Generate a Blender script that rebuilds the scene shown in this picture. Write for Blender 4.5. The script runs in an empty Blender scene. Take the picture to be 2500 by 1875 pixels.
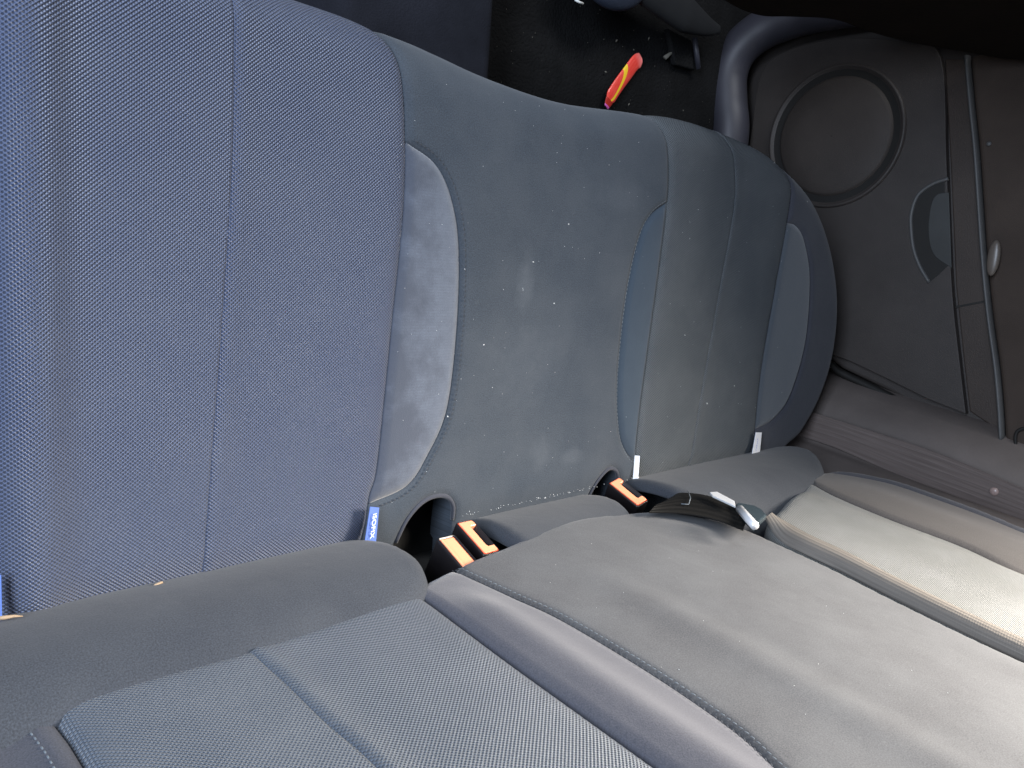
import bpy, bmesh, math, random
import numpy as np
from mathutils import Vector, Matrix
from mathutils.geometry import delaunay_2d_cdt
random.seed(7); rng = np.random.default_rng(7)
scene = bpy.context.scene
COL = scene.collection
DATA = {
 'tag_a': [(0.2749, 0.0316, 0.004), (0.2836, 0.0273, 0.004), (0.2819, -0.0026, 0.004), (0.2699, 0.0016, 0.004)],
 'tag_b': [(0.6512, 0.0294, 0.001), (0.6525, -0.0045, 0.001)],
 'tag_c': [(0.9198, 0.0303, 0.004), (0.935, 0.0282, 0.004), (0.9367, -0.0034, 0.004), (0.9158, -0.001, 0.004)],
 'buckle_a': [(0.3569, 0.006, 0.0226)],
 'buckle_b': [(0.322, 0.004, 0.0403)],
 'buckle_c': [(0.5998, 0.005, 0.0032)],
 'belt_low': [(1.15, -0.0034, -0.0502), (1.15, -0.005, -0.0414), (1.15, -0.0125, 0.0218), (1.15, -0.0305, 0.1109), (1.15, -0.046, 0.2168), (1.15, -0.0551, 0.291), (1.15, -0.0659, 0.359)],
 'belt_up': [(1.15, 0.0399, -0.0311), (1.15, 0.0362, -0.0216), (1.15, 0.0249, 0.0755), (1.15, 0.0141, 0.1577), (1.15, -0.0009, 0.2343), (1.15, -0.0123, 0.2847), (1.15, -0.0258, 0.353)],
 'belt_button': [(1.148, -0.0244, 0.2502)],
 'strap_low': [(0.556, 0.0022, 0.0935), (0.5803, 0.0011, 0.1042), (0.6003, -0.0007, 0.1211), (0.612, -0.003, 0.1433), (0.615, -0.0056, 0.1677)],
 'strap_up': [(0.5865, 0.005, 0.0865), (0.6143, 0.0057, 0.08), (0.6377, 0.006, 0.0771), (0.6618, 0.0037, 0.0987), (0.6613, -0.0014, 0.1475)],
 'web_up': [(0.6661, -0.0014, 0.1472), (0.669, -0.003, 0.1626), (0.6571, -0.0081, 0.2106), (0.6372, -0.0131, 0.2584), (0.6175, -0.02, 0.3238), (0.6043, -0.0305, 0.4245), (0.6056, -0.0335, 0.4523)],
 'web_low': [(0.644, -0.0099, 0.1514), (0.6556, -0.0119, 0.1702), (0.6554, -0.0156, 0.2059), (0.6488, -0.0205, 0.2521), (0.6325, -0.0274, 0.3185), (0.6187, -0.0383, 0.4214), (0.6171, -0.0413, 0.4504)],
 'plate': [(0.6441, 0.0138, 0.1076), (0.6542, 0.0135, 0.1105), (0.6478, 0.0108, 0.1363), (0.6338, 0.0098, 0.1458), (0.6369, 0.013, 0.1158)],
 'tbody': [(0.6483, 0.0077, 0.1369), (0.6569, 0.0079, 0.1357), (0.6676, 0.0065, 0.1488), (0.6656, 0.0054, 0.1587), (0.655, 0.0042, 0.1703), (0.6293, 0.0035, 0.1768), (0.6097, 0.003, 0.182), (0.6241, 0.0049, 0.1634)],
 'tbar': [(0.6171, 0.0134, 0.1599), (0.5904, 0.0099, 0.1925)],
 'spk_c': [(1.27, 0.4853, -0.1018)],
 'spk_o': [(1.27, 0.6042, -0.0926), (1.27, 0.5101, 0.0058), (1.27, 0.4129, -0.0199), (1.27, 0.5262, -0.2169)],
 'sur': [(1.27, 0.2235, -0.2652), (1.27, 0.4342, -0.258), (1.27, 0.507, -0.255), (1.27, 0.6065, -0.2474), (1.27, 0.6393, -0.1966), (1.27, 0.6449, -0.0954), (1.27, 0.6266, 0.0009), (1.27, 0.597, 0.0553), (1.27, 0.4395, 0.0861), (1.27, 0.2528, 0.1205), (1.27, 0.1286, 0.1507), (1.27, 0.0607, 0.1681)],
 'dooredge': [(1.27, 0.1122, -0.0585), (1.27, 0.1009, -0.0381), (1.27, 0.0736, 0.0499), (1.27, 0.0481, 0.1113), (1.27, 0.0246, 0.1878), (1.27, 0.0045, 0.2521), (1.27, -0.0157, 0.3074)],
 'ln': [(1.24, 0.5904, 0.0993), (1.24, 0.5177, 0.116), (1.24, 0.4462, 0.133), (1.24, 0.3077, 0.1619), (1.24, 0.2204, 0.1823), (1.24, 0.1378, 0.2047), (1.24, 0.0787, 0.2182), (1.24, 0.0341, 0.2269)],
 'pocket': [(1.26, 0.4154, 0.0928), (1.26, 0.4076, 0.0711), (1.26, 0.3907, 0.0515), (1.26, 0.3633, 0.0453), (1.26, 0.3378, 0.0483), (1.26, 0.3072, 0.0564), (1.26, 0.2809, 0.0694), (1.26, 0.2564, 0.0871)],
 'pocket_in': [(1.258, 0.3948, 0.0964), (1.258, 0.3917, 0.0801), (1.258, 0.3761, 0.0733), (1.258, 0.3383, 0.0743), (1.258, 0.3009, 0.087), (1.258, 0.2804, 0.1168)],
 'gloss': [(1.22, 0.2975, 0.1838), (1.22, 0.4499, 0.1493)],
 'sill': [(1.19, 0.4875, -0.2511), (1.19, 0.5439, -0.2624), (1.19, 0.5929, -0.2703), (1.19, 0.626, -0.2591), (1.19, 0.6528, -0.231), (1.19, 0.6653, -0.1915)],
 'wrap_c': [(0.8661, 0.4805, -0.274), (0.8706, 0.4896, -0.274), (0.8769, 0.5003, -0.274), (0.8919, 0.5192, -0.274), (0.9091, 0.5387, -0.274), (0.9266, 0.5579, -0.274), (0.9393, 0.563, -0.274)],
 'tunnel': [(0.5306, 0.5361, -0.2), (0.5494, 0.4909, -0.2), (0.5699, 0.4627, -0.2)],
 'sprig': [(1.008, 0.5843, -0.28), (1.0179, 0.5927, -0.28), (1.037, 0.6013, -0.28)],
 'specks': [(0.9623, 0.6017, -0.28), (0.8845, 0.5806, -0.28), (0.9274, 0.5769, -0.28), (0.8723, 0.6243, -0.28), (1.0732, 0.5114, -0.28), (0.8661, 0.5319, -0.28), (0.9274, 0.4958, -0.28)],
 'blue': [(0.7054, 0.5807, -0.2), (0.7681, 0.579, -0.2), (0.8199, 0.6099, -0.2), (0.7012, 0.5766, -0.2), (0.7202, 0.5784, -0.2)],
 'rail': [(0.8804, 0.6316, -0.24), (0.9614, 0.6404, -0.24), (1.0171, 0.639, -0.24), (1.0763, 0.6387, -0.24), (1.0232, 0.668, -0.24), (1.0618, 0.6203, -0.24), (1.0858, 0.5789, -0.24)],
 'crumb': [(0.0946, -0.0009, 0.004), (0.0985, 0.0022, 0.004)],
 'straw': [(-0.0035, 0.004, 0.0155), (0.0073, 0.004, 0.0168)],
 'flake': [(0.6588, -0.0004, 0.003)],
 'fseat': [(0.7649, 0.56, -0.0628), (0.8299, 0.56, -0.0626), (0.8544, 0.56, 0.004), (0.8869, 0.56, 0.0418), (0.9708, 0.56, 0.0574), (1.1106, 0.56, 0.1165), (1.1771, 0.56, 0.1939)],
 'stain': [(0.5036, 0.0483, 0.0), (0.5139, 0.0418, 0.0), (0.5311, 0.033, 0.0), (0.5416, 0.0284, 0.0), (0.5628, 0.022, 0.0), (0.578, 0.0129, 0.0)],
 'smear': [(0.4514, 0.221, 0.0), (0.5836, 0.3201, 0.0), (0.4945, 0.0463, 0.0), (0.41, 0.1968, 0.0), (0.4601, 0.1402, 0.0)],
 'dust2': [(0.8495, 0.0688, 0.0), (0.7652, 0.1015, 0.0)],
}
CAM_C = [-0.12542, 0.24799, 0.56681]
CAM_R = [[0.714639, 0.072524, 0.695723], [0.05415, 0.98589, -0.158394], [-0.697394, 0.150867, 0.700629]]
# ------------------------------------------------------------------ helpers
def link(o, parent=None):
    COL.objects.link(o)
    if parent is not None:
        o.parent = parent
    return o
def tag(o, label=None, cat=None, group=None, kind=None):
    if label: o['label'] = label
    if cat: o['category'] = cat
    if group: o['group'] = group
    if kind: o['kind'] = kind
    return o
def empty(name, label, cat, loc=(0, 0, 0), group=None):
    o = bpy.data.objects.new(name, None); COL.objects.link(o)
    o.empty_display_size = .02
    o.location = loc
    return tag(o, label, cat, group)
def chain(p):
    o = Vector((0, 0, 0))
    while p is not None: o += Vector(p.location); p = p.parent
    return o
def mesh_obj(name, verts, faces, mat, parent=None, smooth=True, uvs=None):
    me = bpy.data.meshes.new(name)
    if parent is not None:
        off = chain(parent)
        verts = [tuple(Vector(v) - off) for v in verts]
    me.from_pydata([tuple(map(float, v)) for v in verts], [], [tuple(f) for f in faces])
    me.update()
    if uvs is not None:
        uvl = me.uv_layers.new(name='UVMap')
        li = np.empty(len(me.loops), dtype=np.int32); me.loops.foreach_get('vertex_index', li)
        uv = np.asarray(uvs, dtype=np.float32)[li]
        uvl.data.foreach_set('uv', uv.ravel())
    me.polygons.foreach_set('use_smooth', [smooth] * len(me.polygons))
    if mat: me.materials.append(mat)
    o = bpy.data.objects.new(name, me)
    return link(o, parent)
def bm_obj(name, bm, mat, parent=None, smooth=True, bevel=0, seg=3):
    me = bpy.data.meshes.new(name)
    if parent is not None:
        bmesh.ops.translate(bm, verts=bm.verts, vec=-chain(parent))
    bmesh.ops.recalc_face_normals(bm, faces=bm.faces)
    bm.to_mesh(me); bm.free()
    me.polygons.foreach_set('use_smooth', [smooth] * len(me.polygons))
    if mat: me.materials.append(mat)
    o = bpy.data.objects.new(name, me); link(o, parent)
    if bevel:
        b = o.modifiers.new('bevel', 'BEVEL'); b.width = bevel; b.segments = seg; b.limit_method = 'ANGLE'; b.angle_limit = .6
        b.harden_normals = False
    return o
def cr(pts, n=8, closed=False):
    """Catmull-Rom through points (any dimension)"""
    P = np.array(pts, float); out = []
    N = len(P)
    rngi = range(N) if closed else range(N - 1)
    for i in rngi:
        p1 = P[i]; p2 = P[(i + 1) % N]
        p0 = P[(i - 1) % N] if (closed or i > 0) else 2 * p1 - p2
        p3 = P[(i + 2) % N] if (closed or i + 2 < N) else 2 * p2 - p1
        for k in range(n):
            t = k / n
            out.append(.5 * ((2 * p1) + (-p0 + p2) * t + (2 * p0 - 5 * p1 + 4 * p2 - p3) * t * t + (-p0 + 3 * p1 - 3 * p2 + p3) * t ** 3))
    if not closed: out.append(P[-1])
    return np.array(out)
def resample(P, step, closed=True):
    P = np.array(P, float)
    Q = np.vstack([P, P[:1]]) if closed else P
    seg = np.linalg.norm(np.diff(Q, axis=0), axis=1)
    keep = np.concatenate([[True], seg > 1e-7]); Q = Q[keep]
    seg = np.linalg.norm(np.diff(Q, axis=0), axis=1)
    s = np.concatenate([[0], np.cumsum(seg)])
    n = max(3, int(round(s[-1] / step)))
    t = np.linspace(0, s[-1], n + 1)
    if closed: t = t[:-1]
    return np.stack([np.interp(t, s, Q[:, k]) for k in range(Q.shape[1])], 1)
def inside(pts, poly):
    x, y = pts[:, 0], pts[:, 1]; c = np.zeros(len(pts), bool)
    px, py = poly[:, 0], poly[:, 1]; n = len(poly); j = n - 1
    for i in range(n):
        m = (py[i] > y) != (py[j] > y)
        if m.any():
            xx = (px[j] - px[i]) * (y - py[i]) / ((py[j] - py[i]) if py[j] != py[i] else 1e-12) + px[i]
            c ^= m & (x < xx)
        j = i
    return c
def nearest(pts, poly, closed=True):
    """distance, nearest point, outward vector to polyline"""
    A = poly; Bq = np.roll(poly, -1, 0)
    if not closed: A = poly[:-1]; Bq = poly[1:]
    d = Bq - A; L2 = (d ** 2).sum(1) + 1e-18
    bd = np.full(len(pts), 1e9); bp = np.zeros_like(pts)
    for i in range(len(A)):
        t = ((pts - A[i]) @ d[i]) / L2[i]; t = np.clip(t, 0, 1)
        q = A[i] + t[:, None] * d[i]
        dd = np.linalg.norm(pts - q, axis=1); m = dd < bd
        bd[m] = dd[m]; bp[m] = q[m]
    return bd, bp
def smoothstep(a, b, x):
    t = np.clip((x - a) / (b - a), 0, 1); return t * t * (3 - 2 * t)

class Body:
    """upholstered body: flat cloth coordinates (u, v) wrapped over a rounded edge"""
    def __init__(s, contour, r, frame, hfun=None):
        s.c = np.array(contour); s.r = r; s.O, s.U, s.V, s.N = [np.array(q, float) for q in frame]; s.h = hfun
    def map(s, uv, dz=0.0):
        uv = np.asarray(uv, float)
        ins = inside(uv, s.c); d, q = nearest(uv, s.c)
        d = np.where(ins, 0, d)
        nrm = (uv - q); ln = np.linalg.norm(nrm, axis=1)[:, None]; nrm = np.where(ln > 1e-9, nrm / np.maximum(ln, 1e-9), 0)
        nrm[ins] = 0
        r = s.r; th = np.clip(d / r, 0, math.pi / 2); rest = np.maximum(d - r * math.pi / 2, 0)
        flat = np.where(ins[:, None], uv, q + nrm * (r * np.sin(th))[:, None])
        z = -(r * (1 - np.cos(th))) - rest
        H = s.h(flat[:, 0], flat[:, 1]) if s.h else 0
        # displacement follows the local normal of the wrap
        nz = np.cos(th); nx = np.sin(th)
        flat = flat + nrm * (dz * nx)[:, None] if np.ndim(dz) else flat + nrm * (dz * nx[:, None])
        z = z + H + dz * nz
        return s.O + flat[:, :1] * s.U + flat[:, 1:2] * s.V + z[:, None] * s.N

def panel(name, body, outline, mat, parent, spacing=.0065, seam=(.0028, .0035), puff=(.0022, .016), skirt=.012,
          nosink=None, label=None, extra=None, pleat=None):
    """one sewn cloth panel; outline in flat coordinates"""
    B = resample(outline, .0035)
    nb = len(B)
    mn, mx = B.min(0), B.max(0)
    pts = [B]
    # offset rows close to the seam
    nxt = np.roll(B, -1, 0); prv = np.roll(B, 1, 0); t = nxt - prv; t /= np.linalg.norm(t, axis=1)[:, None] + 1e-12
    area = .5 * np.sum(B[:, 0] * nxt[:, 1] - nxt[:, 0] * B[:, 1])
    nn = np.stack([-t[:, 1], t[:, 0]], 1) * (1 if area > 0 else -1)
    for o in (.0016, .0034, .0058, .009):
        q = B + nn * o
        if o > .003: q = q[::2]
        m = inside(q, B); q = q[m]
        if len(q):
            d, _ = nearest(q, B); q = q[d > o * .85]; pts.append(q)
    gx, gy = np.meshgrid(np.arange(mn[0], mx[0], spacing), np.arange(mn[1], mx[1], spacing * .87))
    gx[1::2] += spacing / 2
    g = np.stack([gx.ravel(), gy.ravel()], 1); g = g[inside(g, B)]
    if len(g):
        d, _ = nearest(g, B); g = g[d > .0125]; pts.append(g)
    P = np.vstack(pts)
    ed = [(i, (i + 1) % nb) for i in range(nb)]
    r = delaunay_2d_cdt([Vector((float(a), float(b))) for a, b in P], ed, [], 0, 1e-7)
    V = np.array([(v.x, v.y) for v in r[0]]); F = np.array([f for f in r[2] if len(f) == 3])
    cen = V[F].mean(1); F = F[inside(cen, B)]
    used = np.unique(F); remap = -np.ones(len(V), int); remap[used] = np.arange(len(used)); V = V[used]; F = remap[F]
    d, _ = nearest(V, B)
    if nosink is not None:   # hidden/outer edges do not get a seam
        k = nosink(V[:, 0], V[:, 1])
    else: k = 1.0
    dz = -(seam[0] * np.exp(-(d / seam[1]) ** 2) + puff[0] * np.exp(-d / puff[1])) * k
    if pleat is not None:   # near a pleat the cloth is only folded: one side rides up over the other
        dp_, _ = nearest(V, resample(pleat[0], .004, closed=False), closed=False)
        w_ = np.exp(-(dp_ / .022) ** 2); tgt = -.0005 * np.exp(-(dp_ / .0018) ** 2) + pleat[1] * (1 - np.exp(-(dp_ / .0035) ** 2)) * np.exp(-(dp_ / .013) ** 2)
        other = np.where(np.abs(dp_ - d) < .0006, 0.0, dz)
        dz = other * (1 - 0 * w_) + tgt
    if extra is not None: dz = dz + extra(V[:, 0], V[:, 1])
    W = body.map(V, dz)
    faces = [tuple(f) for f in F]; UV = V.copy()
    # orient
    a, b, c = W[F[0]];
    if np.cross(b - a, c - a) @ body.N < 0: faces = [f[::-1] for f in faces]
    # skirt: the cloth turns in at the seam
    cnt = {}
    for f in faces:
        for i in range(3):
            e = (f[i], f[(i + 1) % 3]); k2 = (min(e), max(e)); cnt.setdefault(k2, []).append(e)
    be = [e[0] for e in cnt.values() if len(e) == 1]
    bv = sorted({i for e in be for i in e}); low = {}
    W = list(W); UV = list(UV)
    WL = body.map(V[bv], dz[bv] - skirt)
    for j, i in enumerate(bv):
        low[i] = len(W); W.append(WL[j]); UV.append(V[i])
    for (i, j) in be: faces.append((j, i, low[i], low[j]))
    o = mesh_obj(name, W, faces, mat, parent, True, UV)
    if label: o['label'] = label
    return o

def stitches(body, curve, mat, parent, step=.0042, ln=.0026, wd=.00045, dz=-.0005, offset=0.0, slant=0.0):
    C = resample(curve, .001, closed=False)
    s = np.concatenate([[0], np.cumsum(np.linalg.norm(np.diff(C, axis=0), axis=1))])
    vs, fs = [], []
    t = step
    while t < s[-1] - step:
        def at(q): return np.array([np.interp(q, s, C[:, 0]), np.interp(q, s, C[:, 1])])
        a, b = at(t), at(t + ln); dr = b - a; dr /= np.linalg.norm(dr) + 1e-12; nr = np.array([-dr[1], dr[0]])
        a = a + nr * offset; b = b + nr * (offset + slant)
        ring = []
        for k, (p, w, h) in enumerate(((a, .3, -.3), (a + (b - a) * .25, 1, .5), (a + (b - a) * .75, 1, .5), (b, .3, -.3))):
            q2 = np.array([p - nr * wd * w, p, p + nr * wd * w])
            for m, q in enumerate(q2): ring.append((q, dz + (wd * (h + (.7 if m == 1 else 0)))))
        uv = np.array([q for q, _ in ring]); z = np.array([z for _, z in ring])
        W = body.map(uv, z); base = len(vs); vs += list(W)
        for r0 in range(3):
            for c0 in range(2):
                i = base + r0 * 3 + c0; fs.append((i, i + 1, i + 4, i + 3))
        t += step
    o = mesh_obj('stitching', vs, fs, mat, parent)
    return o

def tube(pts, rad, n=10, closed_ends=True, flat=1.0, up=None):
    bm = bmesh.new(); P = [Vector(p) for p in pts]; rings = []
    rad = rad if hasattr(rad, '__len__') else [rad] * len(P)
    prev = None
    for i, p in enumerate(P):
        t = (P[min(i + 1, len(P) - 1)] - P[max(i - 1, 0)]).normalized()
        u = Vector(up) if up else (prev if prev else (Vector((0, 0, 1)) if abs(t.z) < .9 else Vector((0, 1, 0))))
        s = t.cross(u).normalized(); w = s.cross(t).normalized(); prev = w
        rings.append([bm.verts.new(p + (s * math.cos(2 * math.pi * k / n) + w * math.sin(2 * math.pi * k / n) * flat) * rad[i]) for k in range(n)])
    for a, b in zip(rings, rings[1:]):
        for k in range(n): bm.faces.new((a[k], a[(k + 1) % n], b[(k + 1) % n], b[k]))
    if closed_ends: bm.faces.new(rings[0]); bm.faces.new(rings[-1][::-1])
    return bm
def prism(poly3, dirv):
    """solid from a planar polygon extruded along dirv"""
    bm = bmesh.new(); a = [bm.verts.new(p) for p in poly3]; b = [bm.verts.new(Vector(p) + Vector(dirv)) for p in poly3]
    bm.faces.new(a); bm.faces.new(b[::-1]); n = len(a)
    for i in range(n): bm.faces.new((a[i], b[i], b[(i + 1) % n], a[(i + 1) % n]))
    return bm
def box(c, ax, ay, az):
    """ax, ay, az are full edge vectors"""
    c = Vector(c); ax = Vector(ax); ay = Vector(ay); az = Vector(az)
    return prism([c - ax / 2 - ay / 2 - az / 2, c + ax / 2 - ay / 2 - az / 2, c + ax / 2 + ay / 2 - az / 2, c - ax / 2 + ay / 2 - az / 2], az)
def ribbon(low, up, thick, name, mat, parent, n=10, nrm=None, across=8, bulge=0.0):
    """strap between two edge curves, with real thickness"""
    A = resample(cr(low, n), 1, closed=False) if False else cr(low, n); Bc = cr(up, n)
    m = 60
    def rs(P):
        s = np.concatenate([[0], np.cumsum(np.linalg.norm(np.diff(P, axis=0), axis=1))]); t = np.linspace(0, s[-1], m)
        return np.stack([np.interp(t, s, P[:, k]) for k in range(3)], 1), t
    A, ta = rs(A); Bc, tb = rs(Bc)
    vs, uv = [], []
    for side in (0, 1):
        for i in range(m):
            t = A[min(i + 1, m - 1)] - A[max(i - 1, 0)]; w = Bc[i] - A[i]; nn = np.cross(t, w); nn /= np.linalg.norm(nn) + 1e-12
            if nrm is not None and nn @ np.array(nrm) < 0: nn = -nn
            for j in range(across + 1):
                f = j / across
                vs.append(A[i] + w * f + nn * (bulge * math.sin(math.pi * f) - side * thick)); uv.append((ta[i], f * .047))
    W = across + 1; fs = []
    for side in (0, 1):
        o = side * m * W
        for i in range(m - 1):
            for j in range(across):
                q = (o + i * W + j, o + i * W + j + 1, o + (i + 1) * W + j + 1, o + (i + 1) * W + j); fs.append(q if side else q[::-1])
    o2 = m * W
    for i in range(m - 1):
        for j in (0, across):
            fs.append((i * W + j, (i + 1) * W + j, o2 + (i + 1) * W + j, o2 + i * W + j))
    for j in range(across):
        for i in (0, m - 1): fs.append((i * W + j, i * W + j + 1, o2 + i * W + j + 1, o2 + i * W + j))
    o = mesh_obj(name, vs, fs, mat, parent, True, uv)
    bm = bmesh.new(); bm.from_mesh(o.data); bmesh.ops.recalc_face_normals(bm, faces=bm.faces); bm.to_mesh(o.data); bm.free()
    e = o.modifiers.new('edge', 'EDGE_SPLIT'); e.split_angle = 1.0
    return o

# ------------------------------------------------------------------ materials
class NT:
    def __init__(s, name):
        s.m = bpy.data.materials.new(name); s.m.use_nodes = True; s.t = s.m.node_tree; s.t.nodes.clear()
        s.out = s.n('ShaderNodeOutputMaterial'); s.b = s.n('ShaderNodeBsdfPrincipled'); s.l(s.b.outputs[0], s.out.inputs[0])
    def n(s, t, **k):
        q = s.t.nodes.new(t)
        for a, v in k.items(): setattr(q, a, v)
        return q
    def l(s, a, b): s.t.links.new(a, b)
    def math(s, op, a, b=None, clamp=False):
        q = s.n('ShaderNodeMath', operation=op); q.use_clamp = clamp
        for i, v in enumerate((a, b)):
            if v is None: continue
            if isinstance(v, (int, float)): q.inputs[i].default_value = v
            else: s.l(v, q.inputs[i])
        return q.outputs[0]
    def noise(s, vec, scale, detail=3, rough=.55):
        q = s.n('ShaderNodeTexNoise'); q.inputs['Scale'].default_value = scale; q.inputs['Detail'].default_value = detail
        q.inputs['Roughness'].default_value = rough; s.l(vec, q.inputs['Vector']); return q.outputs['Fac']
    def ramp(s, f, a, b, lo=0., hi=1.):
        q = s.n('ShaderNodeMapRange'); q.inputs[1].default_value = a; q.inputs[2].default_value = b; q.inputs[3].default_value = lo; q.inputs[4].default_value = hi
        s.l(f, q.inputs[0]); return q.outputs[0]
    def mix(s, f, a, b, mode='MIX'):
        q = s.n('ShaderNodeMix', data_type='RGBA', blend_type=mode)
        if isinstance(f, (int, float)): q.inputs[0].default_value = f
        else: s.l(f, q.inputs[0])
        for v, k in ((a, 6), (b, 7)):
            if isinstance(v, tuple): q.inputs[k].default_value = (*v, 1) if len(v) == 3 else v
            else: s.l(v, q.inputs[k])
        return q.outputs[2]
    def bump(s, h, dist, strength=1.0, prev=None):
        q = s.n('ShaderNodeBump'); q.inputs['Strength'].default_value = strength; q.inputs['Distance'].default_value = dist
        s.l(h, q.inputs['Height'])
        if prev is not None: s.l(prev, q.inputs['Normal'])
        return q.outputs[0]

def plain(name, col, rough=.9, sheen=.12, grain=.25, bumpd=.0003, smears=None, spec=.3, mottled=.15, scale=900):
    T = NT(name); uv = T.n('ShaderNodeTexCoord').outputs['UV']
    g = T.noise(uv, scale, 2, .7); w = T.noise(uv, 14, 4, .6); f = T.noise(uv, 130, 3, .6)
    c = T.mix(T.ramp(g, .3, .7), tuple(x * (1 - grain) for x in col), tuple(x * (1 + grain) for x in col))
    c = T.mix(T.ramp(w, .35, .7, 0, mottled), c, (.17, .18, .19))
    c = T.mix(T.ramp(f, .6, .8, 0, mottled * .6), c, (.2, .2, .2))
    if smears:
        for (x, y, rx, ry, amt) in smears:
            mp = T.n('ShaderNodeMapping'); mp.vector_type = 'POINT'; T.l(uv, mp.inputs[0])
            mp.inputs['Scale'].default_value = (1 / rx, 1 / ry, 1); mp.inputs['Location'].default_value = (-x / rx, -y / ry, 0)
            L = T.n('ShaderNodeVectorMath', operation='LENGTH'); T.l(mp.outputs[0], L.inputs[0])
            dd = T.math('ADD', L.outputs['Value'], T.math('MULTIPLY', T.math('SUBTRACT', T.noise(uv, 60, 5, .65), .5), 1.6))
            c = T.mix(T.ramp(dd, 1.0, .3, 0, amt), c, (.28, .3, .33))
    T.l(c, T.b.inputs['Base Color'])
    T.b.inputs['Roughness'].default_value = rough; T.b.inputs['Sheen Weight'].default_value = sheen
    T.b.inputs['Sheen Roughness'].default_value = .5; T.b.inputs['Specular IOR Level'].default_value = spec
    h = T.math('ADD', T.math('MULTIPLY', g, .5), T.math('MULTIPLY', T.noise(uv, 45, 3), 2.2))
    T.l(T.bump(h, bumpd, .8), T.b.inputs['Normal'])
    return T.m
def woven(name, thread, hole, p=.0032, q=.0028, rough=.55, spec=.5, bumpd=.0007, dust=.1):
    T = NT(name); uv = T.n('ShaderNodeTexCoord').outputs['UV']; sp = T.n('ShaderNodeSeparateXYZ'); T.l(uv, sp.inputs[0])
    a = T.math('SINE', T.math('MULTIPLY', sp.outputs[0], 2 * math.pi / p)); b = T.math('SINE', T.math('MULTIPLY', sp.outputs[1], 2 * math.pi / q))
    h = T.math('ADD', T.math('MULTIPLY', T.math('MULTIPLY', a, b), .5), .5)
    hn = T.math('ADD', h, T.math('MULTIPLY', T.math('SUBTRACT', T.noise(uv, 700, 2, .6), .5), .5))
    c = T.mix(T.ramp(hn, .18, .62), hole, thread)
    w = T.noise(uv, 16, 4, .6); c = T.mix(T.ramp(w, .4, .75, 0, dust), c, (.26, .27, .28))
    T.l(c, T.b.inputs['Base Color']); T.b.inputs['Roughness'].default_value = rough; T.b.inputs['Specular IOR Level'].default_value = spec
    T.b.inputs['Sheen Weight'].default_value = .15
    T.l(T.bump(h, bumpd, 1.0), T.b.inputs['Normal'])
    return T.m
def velvet(name, col, worn, mode=0, x0=.31, sheen=.5):
    T = NT(name); uv = T.n('ShaderNodeTexCoord').outputs['UV']; sp = T.n('ShaderNodeSeparateXYZ'); T.l(uv, sp.inputs[0])
    g = T.noise(uv, 900, 2, .7); n1 = T.noise(uv, 30, 5, .62); n2 = T.noise(uv, 110, 4, .7)
    k = T.math('ADD', T.math('MULTIPLY', T.math('SUBTRACT', sp.outputs[0], x0), 28.0), T.math('MULTIPLY', T.math('SUBTRACT', n1, .5), 4.2))
    m = T.ramp(k, -.55, .65) if mode else T.ramp(n1, .4, .65, 0, .5)
    m = T.math('MULTIPLY', m, T.ramp(n2, .25, .6, .55, 1))
    rib = T.math('SINE', T.math('MULTIPLY', sp.outputs[1], 2 * math.pi / .0026))
    m = T.math('MULTIPLY', m, T.ramp(rib, -1, 1, .82, 1.0))
    c = T.mix(m, col, worn); c = T.mix(T.ramp(g, .3, .7, 0, .5), c, tuple(x * .72 for x in col))
    T.l(c, T.b.inputs['Base Color']); T.b.inputs['Roughness'].default_value = .85; T.b.inputs['Sheen Weight'].default_value = sheen
    T.b.inputs['Specular IOR Level'].default_value = .25
    T.l(T.bump(T.math('ADD', g, T.math('MULTIPLY', n1, 2)), .0003, .7), T.b.inputs['Normal'])
    return T.m
def solid(name, col, rough=.5, metal=0, spec=.5, bumpd=0, bs=300, coat=0, var=.15):
    T = NT(name); co = T.n('ShaderNodeTexCoord').outputs['Object']; n = T.noise(co, bs, 3)
    n2 = T.noise(co, 12, 4)
    c = T.mix(T.ramp(n2, .35, .7), tuple(x * (1 - var) for x in col), tuple(min(1, x * (1 + var)) for x in col))
    c = T.mix(T.ramp(n, .3, .7, 0, .4), c, tuple(x * (1 - var) for x in col))
    T.l(c, T.b.inputs['Base Color']); T.b.inputs['Roughness'].default_value = rough; T.b.inputs['Metallic'].default_value = metal
    T.b.inputs['Specular IOR Level'].default_value = spec; T.b.inputs['Coat Weight'].default_value = coat
    if bumpd: T.l(T.bump(n, bumpd, .8), T.b.inputs['Normal'])
    return T.m
def webbing(name, col, col2, rough=.6):
    T = NT(name); uv = T.n('ShaderNodeTexCoord').outputs['UV']; sp = T.n('ShaderNodeSeparateXYZ'); T.l(uv, sp.inputs[0])
    a = T.math('SINE', T.math('MULTIPLY', sp.outputs[1], 2 * math.pi / .0078)); b = T.math('SINE', T.math('MULTIPLY', sp.outputs[0], 2 * math.pi / .0022))
    mp = T.n('ShaderNodeMapping'); T.l(uv, mp.inputs[0]); mp.inputs['Scale'].default_value = (12, 500, 1)
    n = T.noise(mp.outputs[0], 1, 3)
    h = T.math('ADD', a, T.math('MULTIPLY', b, .3))
    c = T.mix(T.ramp(a, -1, 1, 0, .5), col, col2); c = T.mix(T.ramp(n, .35, .7, 0, .7), c, tuple(x * .6 for x in col))
    T.l(c, T.b.inputs['Base Color']); T.b.inputs['Roughness'].default_value = rough; T.b.inputs['Sheen Weight'].default_value = 0; T.b.inputs['Specular IOR Level'].default_value = .12
    T.l(T.bump(h, .00015, .8), T.b.inputs['Normal'])
    return T.m

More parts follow.
